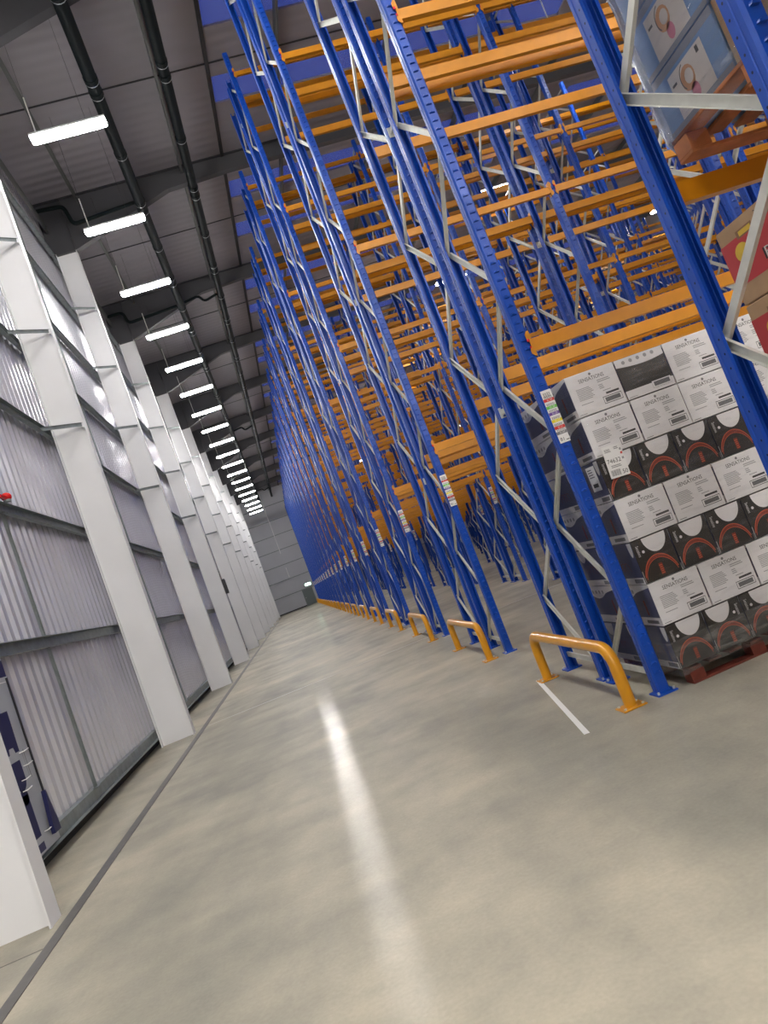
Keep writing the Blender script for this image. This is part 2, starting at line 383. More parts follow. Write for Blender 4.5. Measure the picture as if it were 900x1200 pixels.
# columns
def column_mesh(top=13.75):
    m_ = MB(); y0, y1 = 0.0, 0.22; ym = 0.11
    m_.box(-2.612, -2.595, y0, y1, 0, top, 'white'); m_.box(-3.20, -3.183, y0, y1, 0, top, 'white')
    m_.box(-3.183, -2.612, ym-0.006, ym+0.006, 0, top, 'white')
    return m_.mesh('column')
cm = column_mesh()
sm_ = MB(); sm_.bar((-2.64, 0.015, 0), (-3.24, -0.42, 0), 0.006, 0.07, 'galvdark'); sm_.bar((-2.64, 0.035, 0.032), (-3.24, -0.40, 0.032), 0.07, 0.006, 'galvdark')
sm_.box(-2.66, -2.612, 0.01, 0.10, -0.05, 0.05, 'white')
stay = sm_.mesh('stay')
for i, cy in enumerate(COLY):
    k = i-1
    if k < 0: lab = 'white steel column behind the camera, out of frame'; continue
    lab = ('%s white painted steel column standing along the ribbed left wall' % ORD[k]) if k < 6 else 'one of the far white steel columns overlapping near the end wall'
    if k == 0: lab = 'nearest white steel column, cut off at the lower left of the frame'
    o = place(cm, 'steel_column', None, (0, cy, 0)); tag(o, lab, 'column', 'white columns along the left wall')
    for z in (6.12, 8.03, 9.93, 11.82): place(stay, 'brace_stay', o, (0, 0, z))

# black box on third column
b = MB(); b.bbox(-2.594, -2.47, 28.55, 28.78, 2.75, 3.35, 'blackplastic', 0.01); b.box(-2.475, -2.465, 28.57, 28.76, 2.80, 3.30, 'dark')
tag(b.obj('wall_box'), 'small black box fixed to the aisle side of a distant white column', 'box')

# red fitting on the third rail
e = empty('alarm_beacon', (-3.2, 9.97, 4.275), 'small shiny red round fitting on the rail at the left edge', 'beacon')
b = MB(); b.ellipsoid((0,0,0.07), 0.07, 0.07, 0.06, 'redplastic'); b.obj('red_dome', e)
b = MB(); b.tube([(0,-0.25,0.05),(0,-0.06,0.05)], 0.03, 'redplastic'); b.tube([(0,0,0),(0,0,0.03)], 0.05, 'galvdark', 14); b.obj('base', e)

# end wall
mb = MB(); mb.box(X_L-0.3, X_R, Y_END, Y_END+0.2, 0, Z_R+0.4, 'endwall'); tag(mb.obj('wall_back'), kind='structure', label='grey panelled end wall')
for i, z in enumerate([2.10, 3.98, 5.86, 7.74, 9.62, 11.5, 13.4]):
    b = MB(); b.box(X_L, X_R, Y_END-0.07, Y_END, z-0.07, z, 'dark'); b.box(X_L, X_R, Y_END-0.09, Y_END-0.07, z-0.07, z+0.02, 'galvdark')
    tag(b.obj('wall_rail'), '%s horizontal rail up the distant grey end wall' % RN[i], 'rail', 'horizontal rails on the end wall')
mb = MB(); mb.box(X_L, 0.78, Y_END-0.05, Y_END, 0, 0.14, 'dark'); tag(mb.obj('baseboard_back'), kind='structure')
mb = MB(); mb.box(0.80, 2.02, Y_END-0.06, Y_END-0.01, 0, 2.08, 'door'); mb.box(0.74, 0.80, Y_END-0.08, Y_END, 0, 2.14, 'galvdark'); mb.box(2.02, 2.08, Y_END-0.08, Y_END, 0, 2.14, 'galvdark'); mb.box(0.80,2.02,Y_END-0.08,Y_END,2.08,2.14,'galvdark')
d1 = mb.obj('door_1'); tag(d1, kind='structure')
b = MB(); b.tube([(0.9, Y_END-0.12, 1.0), (1.0, Y_END-0.12, 1.0)], 0.02, 'galv', 8); b.tube([(0.9, Y_END-0.12, 1.0),(0.9, Y_END-0.06, 1.0)], 0.02, 'galv', 8); b.obj('handle', d1)
b = MB(); b.tube([(-0.1, Y_END-0.14, 15.2), (-0.1, Y_END-0.14, 7.2)], 0.05, 'white', 8); tag(b.obj('conduit'), 'white vertical conduit high on the distant end wall', 'conduit')
b = MB(); b.tube([(-0.1, Y_END-0.14, 5.4), (-0.1, Y_END-0.14, 4.1)], 0.05, 'white', 8); tag(b.obj('conduit'), 'short white conduit low on the end wall above the door height', 'conduit')
e = empty('exit_sign', (1.72, Y_END-0.2, 2.35), 'small glowing green exit sign above the far end wall door', 'exit sign')
b = MB(); b.box(-0.35,0.35,-0.04,0.06,0,0.32,'lampbody'); b.obj('housing', e)
b = MB(); b.box(-0.33,0.33,-0.055,-0.04,0.02,0.30,'exit'); b.obj('lit_panel', e)
b = MB(); F = Face(b, (-0.33,-0.056,0.01), (1,0,0), (0,0,1)); F.rect(0.05,0.06,0.20,0.24,'exitgreen'); F.poly([(0.34,0.10),(0.34,0.20),(0.26,0.15)],'exitgreen'); F.rect(0.34,0.135,0.62,0.165,'exitgreen'); b.obj('pictogram', e)

# other walls (out of frame, close the hall)
mb = MB(); mb.box(X_R, X_R+0.2, Y_BACK, Y_END, 0, Z_R+0.5, 'endwall'); tag(mb.obj('wall_right'), kind='structure')
mb = MB(); mb.box(X_L-0.3, X_R, Y_BACK-0.2, Y_BACK, 0, Z_R+0.5, 'white'); tag(mb.obj('wall_front'), kind='structure')

# ------------------------------------------------------------------ roof
SK = []
for cy in COLY:
    for s0, s1 in ((cy+1.55, cy+2.6), (cy+4.25, cy+5.3)): SK.append((s0, s1))
XS = [(2.62, 13.5), (15.5, 27.0), (29.0, 41.0)]
mb = MB(); zt = Z_R+0.06
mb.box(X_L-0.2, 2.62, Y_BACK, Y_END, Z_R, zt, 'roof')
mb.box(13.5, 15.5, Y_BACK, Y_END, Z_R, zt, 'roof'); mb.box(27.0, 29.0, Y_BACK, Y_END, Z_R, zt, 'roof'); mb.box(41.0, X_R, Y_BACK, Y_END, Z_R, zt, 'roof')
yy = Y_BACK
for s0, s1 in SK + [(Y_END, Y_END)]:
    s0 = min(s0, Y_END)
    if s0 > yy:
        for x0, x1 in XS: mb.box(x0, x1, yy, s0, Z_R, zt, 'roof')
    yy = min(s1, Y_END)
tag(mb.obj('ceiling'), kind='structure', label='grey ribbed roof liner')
n = 1
for s0, s1 in SK:
    if s1 < Y_END-0.5 and s0 > -2:
        for x0, x1 in XS:
            b = MB(); b.box(x0-0.02, x1+0.02, s0-0.02, s1+0.02, zt+0.001, zt+0.012, 'rooflight'); tag(b.obj('window_%d' % n), kind='structure'); n += 1
# thin joints across the roof liner, and the dark line where the rooflights begin
b = MB(); b.box(2.50, 2.60, Y_BACK, Y_END, Z_R-0.05, Z_R-0.002, 'dark'); tag(b.obj('trim_7'), kind='structure')
for i, cy in enumerate(COLY[:9]):
    b = MB(); b.box(X_L, 13.0, cy+3.72, cy+3.76, Z_R-0.02, Z_R-0.001, 'dark'); tag(b.obj('trim_%d' % (8+i)), kind='structure')

def rafter_mesh():
    r = MB(); y0, y1 = 0.0, 0.22; w0, w1 = 0.10, 0.12
    xs = [X_L+0.05, -2.6, 0.6, 2.6, X_R]; zb = [13.72, 13.72, 14.80, 14.90, 15.0]
    for (ya, yb, t) in ((w0, w1, 'web'),):
        vs = [(x, ya, z) for x, z in zip(xs, zb)] + [(x, ya, Z_R-0.02) for x in xs] + [(x, yb, z) for x, z in zip(xs, zb)] + [(x, yb, Z_R-0.02) for x in xs]
        fs = []
        for i in range(4): fs += [(i, i+1, 6+i, 5+i), (11+i, 10+i, 15+i, 16+i)]
        r.add(vs, fs, 'rafter')
    for zo, key in ((0.0, 'bot'),):
        for i in range(4):
            xa, xb, za, zc = xs[i], xs[i+1], zb[i], zb[i+1]
            r.add([(xa,y0,za),(xb,y0,zc),(xb,y1,zc),(xa,y1,za),(xa,y0,za+0.02),(xb,y0,zc+0.02),(xb,y1,zc+0.02),(xa,y1,za+0.02)],
                  [(0,3,2,1),(4,5,6,7),(0,1,5,4),(1,2,6,5),(2,3,7,6),(3,0,4,7)], 'rafter')
    r.box(X_L+0.05, X_R, y0, y1, Z_R-0.03, Z_R-0.01, 'rafter')
    r.box(-2.62,-2.60,y0,y1,13.74,Z_R-0.03,'rafter')
    return r.mesh('rafter')
rm = rafter_mesh()
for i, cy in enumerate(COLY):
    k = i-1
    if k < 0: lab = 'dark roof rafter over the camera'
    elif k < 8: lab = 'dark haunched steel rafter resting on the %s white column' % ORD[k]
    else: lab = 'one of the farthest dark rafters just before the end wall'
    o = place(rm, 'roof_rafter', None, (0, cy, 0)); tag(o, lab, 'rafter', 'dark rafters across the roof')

PUR = [(-2.12, 'galvanised purlin line above the row of ceiling lights'), (1.16, 'galvanised purlin line between the two black pipes and racking')] + \
      [(4.4+3.2*i, 'galvanised purlin line above the racking, number %s from the aisle' % w) for i, w in enumerate(['one','two','three','four','five','six','seven','eight'])]
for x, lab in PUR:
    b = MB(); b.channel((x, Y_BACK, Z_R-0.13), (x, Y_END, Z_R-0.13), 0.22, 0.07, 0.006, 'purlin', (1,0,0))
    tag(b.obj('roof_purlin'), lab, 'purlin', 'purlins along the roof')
# diagonal ties at the eaves seen between the first columns
b = MB(); b.channel((-3.25, Y_BACK, 14.6), (-3.25, Y_END, 14.6), 0.2, 0.07, 0.006, 'purlin', (1,0,0)); tag(b.obj('eaves_beam'), 'dark eaves rail along the top of the left wall', 'rail')

# black sprinkler mains and branch pieces
def main_pipe(x, z, r, lab):
    e = empty('sprinkler_pipe', (x, 0, z), lab, 'pipe', 'black pipes under the roof')
    b = MB(); b.tube([(0, y, 0) for y in range(int(Y_BACK), 87, 5)] + [(0, Y_END-0.5, 0)], r, 'pipe', 14); b.obj('pipe_run', e)
    y = 3.0; j = 0
    cb = MB(); cb.tube([(0,-0.07,0),(0,0.07,0)], r+0.012, 'pipe', 14); cb.tube([(0,0.075,0),(0,0.095,0)], r+0.012, 'ring', 14); cmx = cb.mesh('coupling')
    while y < 86 and j < 48:
        place(cmx, 'coupling', e, (0, y, 0)); y += (0.45 if j % 3 == 1 else 2.3); j += 1
    return e
main_pipe(-0.33, 14.35, 0.15, 'left black pipe running under the roof beside the ceiling lights')
main_pipe(1.32, 14.35, 0.13, 'right black pipe running under the roof next to the racking')
def branch(pts, r, lab):
    b = MB(); 
    P = [Vector(p) for p in pts]; out = [P[0]]
    for i in range(1, len(P)-1):
        a, c = (P[i-1]-P[i]).normalized(), (P[i+1]-P[i]).normalized()
        rr = 0.16
        for t in (0, .25, .5, .75, 1): 
            p0 = P[i]+a*rr; p2 = P[i]+c*rr
            out.append(p0*(1-t)**2 + P[i]*2*t*(1-t) + p2*t*t)
    out.append(P[-1]); b.tube(out, r, 'pipe', 10)
    tag(b.obj('branch_pipe'), lab, 'pipe', 'black branch pipes')
branch([(-0.49, 20.35, 14.3), (-2.35, 20.35, 14.15), (-2.45, 20.3, 14.75), (-3.2, 20.3, 14.8)], 0.06, 'black branch pipe with a swan neck above the second light')
branch([(-0.49, 27.9, 14.3), (-2.5, 27.9, 14.2), (-2.6, 27.9, 14.7), (-3.2, 27.9, 14.7)], 0.06, 'black branch pipe running to the wall near the fourth light')
branch([(-0.17, 27.9, 14.35), (0.45, 27.9, 14.45), (0.6, 27.9, 14.15), (1.18, 27.9, 14.3)], 0.05, 'black kinked pipe linking the two main pipes, nearer one')
branch([(-0.17, 50.4, 14.35), (0.45, 50.4, 14.45), (0.6, 50.4, 14.15), (1.18, 50.4, 14.3)], 0.06, 'black kinked pipe linking the two main pipes, middle one')
branch([(-0.17, 80, 14.35), (0.45, 80, 14.45), (0.6, 80, 14.15), (1.18, 80, 14.3)], 0.06, 'black kinked pipe linking the two main pipes, farthest one')

# ------------------------------------------------------------------ ceiling lights
lb = MB(); lb.bbox(-0.76, 0.76, -0.13, 0.13, 0.0, 0.05, 'lampbody', 0.008); LB = lb.mesh('lamp_body')
ld = MB(); ld.bbox(-0.75, 0.75, -0.12, 0.12, -0.07, 0.0, 'lamp', 0.025); LD = ld.mesh('diffuser')
ld = MB(); ld.bbox(-0.75, 0.75, -0.12, 0.12, -0.07, 0.0, 'fill_lamp', 0.025); LD2 = ld.mesh('diffuser')
lh = MB(); lh.tube([(0,0,0.9),(0,0,3.2)], 0.003, 'dark', 5); lh.tube([(0,0,0.05),(0,0,0.9)], 0.014, 'galv', 6); lh.box(-0.03,0.03,-0.03,0.03,0.05,0.10,'galv'); LH = lh.mesh('hanger')
lh = MB(); lh.tube([(0,0,0.05),(0,0,3.2)], 0.003, 'dark', 5); LW = lh.mesh('hanger')
def light(x, y, z, lab, grp, bright=False):
    e = empty('ceiling_light', (x, y, z), lab, 'ceiling light', grp)
    place(LD2 if bright else LD, 'diffuser', e); place(LB, 'housing', e)
    place(LH, 'hanger', e, (-0.62, 0, 0)); place(LW, 'hanger', e, (0.38, 0, 0))
for i in range(-3, 19):
    y = 13.75 + 3.635*i
    if i < 0: lab = 'lit linear light over the aisle, above and behind the camera'
    elif i < 10: lab = 'lit white linear ceiling light, %s in the row over the aisle' % ORD[i]
    else: lab = 'one of the far lit ceiling lights bunched near the end wall'
    light(-1.05, y, 12.05, lab, 'lights in a row over the aisle')
for X in (-1.05, 5.0, 11.1, 17.1):  # unseen rows added behind the camera to brighten the near fronts
    for i in range(8):
        light(X, -4.4 - 3.635*i - (0.9 if X < 0 else 0), 12.05, 'lit linear light added unseen behind the camera as fill', 'added fill lights behind the camera', True)
for X in (11.5, 22.6, 34.0):
    for i in range(-1, 10):
        y = 14.8 + 7.4*i if X > 12 else 15.5 + 7.27*i
        light(X, y, 12.7, 'lit linear light glimpsed between the rack beams, row %s' % {11.5:'nearest the aisle',22.6:'deeper in the hall',34.0:'farthest right'}[X], 'lights above the racking, row at %d' % X)

# ------------------------------------------------------------------ pallet racking
H_UP = 12.3
LEV = [2.89, 5.86, 8.84, 11.82]
BAY = 3.08; NB = 10; RX = 2.36
YA, YB, YC, YD = 0.0, 0.84, 0.98, 1.88
K0, PITCH = 5.18, 3.95

def upright_shell(m_, ox=0, oy=0, flip=1, H=H_UP):
    pr = [(-.032,.094),(-.05,.094),(-.05,.052),(-.046,.048),(-.046,.040),(-.05,.036),(-.05,.014),(-.036,0),(.036,0),(.05,.014),(.05,.036),(.046,.040),(.046,.048),(.05,.052),(.05,.094),(.032,.094)]
    pi = [(-.032,.089),(-.0455,.089),(-.0455,.052),(-.042,.048),(-.042,.040),(-.0455,.036),(-.0455,.016),(-.034,.0045),(.034,.0045),(.0455,.016),(.0455,.036),(.042,.040),(.042,.048),(.0455,.052),(.0455,.089),(.032,.089)]
    ring = pr + pi[::-1]; n = len(ring)
    if flip < 0: ring = [(-x, -y) for x, y in ring]
    vs = [(ox+x, oy+y, z) for z in (0.012, H) for x, y in ring]
    fs = [(i, (i+1) % n, n+(i+1) % n, n+i) for i in range(n)]
    for i in range(15): fs.append((n+i, n+i+1, n+n-2-i, n+n-1-i))
    m_.add(vs, fs, 'blue')
def plate(m_, ox=0, oy=0, flip=1):
    y0, y1 = sorted((oy-0.045*flip, oy+0.105*flip)); m_.box(ox-0.085, ox+0.085, y0, y1, 0, 0.012, 'blue')
    m_.tube([(ox-0.067, oy-0.02*flip, 0.0), (ox-0.067, oy-0.02*flip, 0.03)], 0.01, 'galv', 6); m_.tube([(ox+0.067, oy-0.02*flip, 0), (ox+0.067, oy-0.02*flip, 0.03)], 0.01, 'galv', 6)
# detailed upright, with its row of raised slots and punched side holes
m_ = MB(); upright_shell(m_)
z = 0.16
while z < H_UP-0.05:
    vs = [(-.027, 0, z), (.027, 0, z)]
    arc = [(0.025*math.cos(a), 0.0, z+0.023*math.sin(a)) for a in [math.pi*i/6 for i in range(7)]]
    top = [(0.018*math.cos(a), -0.013, z+0.002+0.014*math.sin(a)) for a in [math.pi*i/6 for i in range(7)]]
    m_.add(arc+top, [(i, 7+i, 8+i, 1+i) for i in range(6)], 'blue', True)
    m_.add(top, [tuple(range(6, -1, -1))], 'blue', True)
    m_.add([(-.018,-.013,z+.002),(.018,-.013,z+.002),(.024,0,z),(-.024,0,z)], [(3,2,1,0)], 'blue')
    z += 0.075
z = 0.10
while z < H_UP-0.05:
    for sx in (-1, 1):
        x = sx*0.0507; c = [(x, 0.072+0.006*math.cos(math.pi*i/3), z+0.007*math.sin(math.pi*i/3)) for i in range(6)]
        m_.add(c, [tuple(range(6)) if sx > 0 else tuple(range(5, -1, -1))], 'hole')
    z += 0.075
UP_DET = m_.mesh('upright')
m_ = MB(); upright_shell(m_); plate(m_); z = 0.16
while z < H_UP-0.05:
    m_.add([(-.022,-.0,z-.012),(.022,-.0,z-.012),(.018,-.012,z+.016),(-.018,-.012,z+.016),(-.024,0,z+.024),(.024,0,z+.024)], [(0,1,2,3),(3,2,5,4),(0,3,4),(1,5,2)], 'blue'); z += 0.15
UP_MID = m_.mesh('upright')
m_ = MB(); plate(m_); PLATE = m_.mesh('base_plate')

def zigzag(first_on_back, y0, y1):
    """list of (a, b) brace ends in the frame plane; y0 front post, y1 back post"""
    out = []; ys = (y0+0.035, y1-0.035); z0 = 0.12; side = 1 if first_on_back else 0; z = z0
    while z + 0.665 < H_UP-0.05:
        out.append(((ys[side], z), (ys[1-side], z+0.665))); side = 1-side; z += 0.665
    return out
def brace_into(m_, a, b, i, ox=0):
    xo = 0.0
    m_.channel((ox+xo, a[0], a[1]), (ox+xo, b[0], b[1]), 0.048, 0.022 if i % 2 else -0.022, 0.003 if i % 2 else -0.003, 'galv', (1,0,0))
BR_AB = zigzag(True, YA, YB); BR_CD = zigzag(False, YC, YD)
# AB: back post nodes at .09+1.33j ; CD: back post nodes at .77+1.33j
def lacing(brs, ox=0, m_=None):
    m_ = m_ or MB()
    for i, (a, b) in enumerate(brs): brace_into(m_, a, b, i, ox)
    y0 = min(brs[0][0][0], brs[0][1][0]); y1 = max(brs[0][0][0], brs[0][1][0])
    for zz in (0.15, H_UP-0.12): m_.channel((ox+0.002, y0, zz), (ox+0.002, y1, zz), 0.048, 0.02, 0.003, 'galv', (1,0,0))
    return m_
LAC_AB = lacing(BR_AB).mesh('bracing'); LAC_CD = lacing(BR_CD).mesh('bracing')
BRM_AB = []; BRM_CD = []
for brs, lst in ((BR_AB, BRM_AB), (BR_CD, BRM_CD)):
    for i, (a, b) in enumerate(brs):
        t = MB(); brace_into(t, a, b, i); lst.append(t.mesh('brace'))
t = MB(); t.channel((0.002, YA+0.035, 0.15), (0.002, YB-0.035, 0.15), 0.048, 0.02, 0.003, 'galv', (1,0,0)); HB_AB = t.mesh('horizontal_brace')
t = MB(); t.channel((0.002, YC+0.035, 0.15), (0.002, YD-0.035, 0.15), 0.048, 0.02, 0.003, 'galv', (1,0,0)); HB_CD = t.mesh('horizontal_brace')

def beam_into(m_, ox=0, oy=0, oz=0, flip=1, conn=True):
    # step beam: y grows into the rack from the face; length BAY-0.1
    L0, L1 = 0.052, BAY-0.052
    pr = [(-.006,-.055),(.044,-.055),(.044,.055),(.016,.055),(.016,.030),(.008,.026),(-.006,.026)]
    pr = [(y*flip, z) for y, z in pr]; 
    if flip < 0: pr = pr[::-1]
    n = len(pr)
    vs = [(ox+x, oy+y, oz+z) for x in (L0, L1) for y, z in pr]
    m_.add(vs, [(i, n+i, n+(i+1) % n, (i+1) % n) for i in range(n)] + [tuple(range(n)), tuple(range(2*n-1, n-1, -1))], 'orange')
    if conn:
        for x, s in ((L0, -1), (L1, 1)):
            ya, yb = sorted((oy-0.012*flip, oy-0.0165*flip))
            xa, xb = sorted((x, x+s*0.036))
            # hooked bracket with a wavy outline over the upright face
            zz = [-0.095, -0.07, -0.04, -0.015, 0.03, 0.055, 0.09, 0.115]; ww = [0.4, 1, 1, .55, .55, 1, 1, .5]
            for i in range(7):
                w0, w1 = ww[i]*0.036, ww[i+1]*0.036
                A = [(ox+x, ya, oz+zz[i]), (ox+x+s*w0, ya, oz+zz[i]), (ox+x+s*w1, ya, oz+zz[i+1]), (ox+x, ya, oz+zz[i+1])]
                B = [(p[0], yb, p[2]) for p in A]
                m_.add(A+B, [(0,1,2,3),(7,6,5,4),(1,5,6,2),(0,4,5,1),(3,2,6,7)], 'orange')
            y2, y3 = sorted((oy-0.012*flip, oy+0.05*flip)); xc, xd = sorted((x, x+s*-0.005)); m_.box(ox+xc, ox+xd, y2, y3, oz-0.095, oz+0.105, 'orange')
m_ = MB(); beam_into(m_); BM_F = m_.mesh('beam')
m_ = MB(); beam_into(m_, flip=-1); BM_B = m_.mesh('beam')
m_ = MB(); m_.bbox(0.012, 0.034, -0.030, -0.0165, 0.025, 0.05, 'redclip', 0.004); m_.bbox(0.016, 0.030, -0.027, -0.0165, -0.03, -0.012, 'redclip', 0.003); CLIP = m_.mesh('safety_clip')
m_ = MB(); m_.bbox(0.012, 0.034, 0.0165, 0.030, 0.025, 0.05, 'redclip', 0.004); CLIP_B = m_.mesh('safety_clip')
m_ = MB(); m_.box(-0.025, 0.025, YB, YC, -0.02, 0.02, 'galv'); m_.box(-0.045,0.045,YB,YB+0.006,-0.05,0.05,'galv'); m_.box(-0.045,0.045,YC-0.006,YC,-0.05,0.05,'galv'); SPACER = m_.mesh('row_spacer')

# colour banded location label
m_ = MB(); m_.box(-0.045, 0.045, -0.0155, -0.0145, 0, 0.44, 'label'); F = Face(m_, (-0.045, -0.0155, 0), (1,0,0), (0,0,1))
bands = [('lred', .345), ('lgreen', .285), ('lpurple', .232), ('lyellow', .172), ('lred', .115), ('print_midgrey', .07)]
for key, v in bands:
    F.rect(0.0, v, 0.09, v+0.024, key); F.text('01-%02d' % int(v*100), 0.05, v+0.012, 0.014, 'label', 0.0009)
    for j in range(16):
        if j % 3 != 2: F.rect(0.012+j*0.0042, v+0.026, 0.012+j*0.0042+0.0024, v+0.046, 'print_ink')
for j in range(14):
    if j % 4 != 3: F.rect(0.015+j*0.0042, 0.385, 0.015+j*0.0042+0.002, 0.42, 'print_ink')
F.text('B1', 0.028, 0.030, 0.026, 'print_ink'); F.rect(0.06, 0.015, 0.085, 0.021, 'print_ink')
LABEL = m_.mesh('location_label')

# merged remainder of a far rack
def rest_mesh(c0, b0, nb=NB, posts=True):
    m_ = MB()
    for c in range(c0, nb+1):
        for (y, fl) in ((YA, 1), (YB, -1), (YC, 1), (YD, -1)): upright_shell(m_, c*BAY, y, fl)
        lacing(BR_AB, c*BAY, m_); lacing(BR_CD, c*BAY, m_)
    return m_
REST_POSTS = rest_mesh(1, 0).mesh('inner_frames')
m_ = MB()
for bay in range(1, NB):
    for z in LEV:
        for (y, fl) in ((YA, 1), (YB, -1), (YC, 1), (YD, -1)): beam_into(m_, bay*BAY, y, z, fl)
REST_BEAMS = m_.mesh('inner_beams')
m_ = MB()
for bay in range(6, NB):
    for z in LEV:
        for (y, fl) in ((YA, 1), (YB, -1), (YC, 1), (YD, -1)): beam_into(m_, bay*BAY, y, z, fl)
REST_BEAMS6 = m_.mesh('deep_beams')

NR = 21
def rack(k):
    Y0 = K0 + PITCH*k
    if k == -1: lab = 'blue racking closest to the camera, cropped by the right edge, holding red and blue cartons'
    elif k == 0: lab = 'tall blue and orange double rack whose floor bay holds white and black cartons'
    elif k < 9: lab = 'tall empty blue and orange double rack, %s behind the white carton rack' % ['', 'first', 'second', 'third', 'fourth', 'fifth', 'sixth', 'seventh', 'eighth'][k]
    else: lab = 'one of the far blue double racks merging towards the end wall'
    e = empty('pallet_rack', (RX, Y0, 0), lab, 'rack', 'blue and orange pallet racks')
    posts = ((YA, 0), (YB, math.pi), (YC, 0), (YD, math.pi))
    detailed = k <= 3
    if k < 9:
        for c in range(NB+1):
            x = c*BAY
            if k == 0 and False: pass
            for j, (y, rz) in enumerate(posts):
                det = detailed and c <= 5
                u = place(UP_DET if det else UP_MID, 'upright', e, (x, y, 0), rz)
                if det: place(PLATE, 'base_plate', u)
                if j == 0 and c <= 4: place(LABEL, 'location_label', u, (0, 0, 2.07))
            if c == 0 and k <= 3:
                for i, bm in enumerate(BRM_AB): place(bm, 'brace', e, (x, 0, 0))
                for i, bm in enumerate(BRM_CD): place(bm, 'brace', e, (x, 0, 0))
                place(HB_AB, 'horizontal_brace', e, (x, 0, 0)); place(HB_CD, 'horizontal_brace', e, (x, 0, 0))
            else:
                place(LAC_AB, 'bracing', e, (x, 0, 0)); place(LAC_CD, 'bracing', e, (x, 0, 0))
            if k <= 3 and c <= 3:
                for z in (2.6, 5.5, 8.5, 11.4): place(SPACER, 'row_spacer', e, (x, 0, z))
        for bay in range(6):
            for z in LEV:
                for (y, fl) in ((YA, 1), (YB, -1), (YC, 1), (YD, -1)):
                    b = place(BM_F if fl > 0 else BM_B, 'beam', e, (bay*BAY, y, z))
                    if k <= 3 and bay <= 1: place(CLIP if fl > 0 else CLIP_B, 'safety_clip', b)
        tag(place(REST_BEAMS6, 'deep_beams', e), kind='stuff')
    else:
        for (y, rz) in posts:
            u = place(UP_MID, 'upright', e, (0, y, 0), rz)
            if rz == 0 and y == 0: place(LABEL, 'location_label', u, (0, 0, 2.07))
        place(LAC_AB, 'bracing', e); place(LAC_CD, 'bracing', e)
        for z in LEV:
            for (y, fl) in ((YA, 1), (YB, -1), (YC, 1), (YD, -1)): place(BM_F if fl > 0 else BM_B, 'beam', e, (0, y, z))
        tag(place(REST_POSTS, 'inner_frames', e), kind='stuff'); tag(place(REST_BEAMS, 'inner_beams', e), kind='stuff')
for k in range(-1, NR): rack(k)

# ------------------------------------------------------------------ end-of-aisle guards
g = MB(); pts = [(0, 0.0, 0.012), (0, 0.0, 0.32)]
for i in range(7):
    a = math.pi/2*i/6; pts.append((0, 0.15-0.15*math.cos(a), 0.32+0.15*math.sin(a)))
for i in range(7):
    a = math.pi/2*i/6; pts.append((0, 1.65+0.15*math.sin(a), 0.32+0.15*math.cos(a)))
pts.append((0, 1.80, 0.012)); g.tube(pts, 0.048, 'guard', 18); GT = g.mesh('guard_tube')
g = MB(); g.tube([(0,0,0.318),(0,0,0.322)], 0.0492, 'orange', 18)
GP = MB(); GP.bbox(-0.10, 0.10, -0.08, 0.08, 0, 0.012, 'guard', 0.003)
for dx, dy in ((-.075,-.055),(.075,-.055),(.075,.055),(-.075,.055)): GP.tube([(dx,dy,0.01),(dx,dy,0.022)], 0.011, 'galv', 6)
GP = GP.mesh('foot_plate')
for k in range(0, NR):
    lab = ('orange tubular guard rail bolted to the floor, %s in its row' % ORD[k]) if k < 10 else 'one of the far orange guards merging into a line by the end wall'
    e = empty('rack_guard', (2.07, K0+0.02+PITCH*k, 0), lab, 'guard rail', 'orange guards at the rack ends')
    place(GT, 'bent_tube', e); place(GP, 'foot_plate', e); place(GP, 'foot_plate', e, (0, 1.80, 0))

# ------------------------------------------------------------------ pallets and cartons
def pallet(x0, y0, z0, w, d, key, lab, grp):
    e = empty('wooden_pallet', (x0, y0, z0), lab, 'pallet', grp)
    bt = MB(); bt.bbox(0, w, 0, 0.11, 0, 0.018, key, 0.003); bt.bbox(0, w, d/2-0.055, d/2+0.055, 0, 0.018, key, 0.003); bt.bbox(0, w, d-0.11, d, 0, 0.018, key, 0.003); bt.obj('bottom_boards', e)
    bl = MB(); bl.bbox(0, 0.12, 0, 0.11, 0, 0.085, key, 0.003); blm = bl.mesh('block')
    for xx in (0, w/2-0.06, w-0.12):
        for yy in (0, d/2-0.055, d-0.11): place(blm, 'block', e, (xx, yy, 0.018))
    tb = MB(); tb.bbox(0, 0.11, 0, d, 0, 0.02, key, 0.003); tbm = tb.mesh('deck_board')
    n = 7
    for i in range(n): place(tbm, 'deck_board', e, (i*(w-0.11)/(n-1), 0, 0.105))
    return e

# ---- carton graphics; local box (0..w, 0..d, 0..h); front face is -y, side face is -x
def logo_star(F, u, v, r, key):
    for i in range(6):
        a = math.radians(60*i); F.ell(u+r*.55*math.cos(a), v+r*.55*math.sin(a), r*.5, r*.5, key, n=8)
def paragraphs(F, u0, v0, w, n, dv, key='print_grey', rnd=None):
    for i in range(n): F.rect(u0, v0-i*dv, u0+w*(0.8+0.2*((i*37) % 7)/7), v0-i*dv+dv*0.45, key)
def barcode(F, u0, v0, w, h, key='print_ink'):
    F.rect(u0, v0, u0+w, v0+h, key); F.rect(u0+w*.02, v0+h*.08, u0+w*.98, v0+h*.92, 'print_white', 0.0009)
    F.rect(u0+w*.10, v0+h*.22, u0+w*.90, v0+h*.80, 'print_midgrey', 0.0011)
    for i in range(14): F.rect(u0+w*(.12+.055*i), v0+h*.22, u0+w*(.12+.055*i+.02), v0+h*.80, 'print_ink', 0.0013)
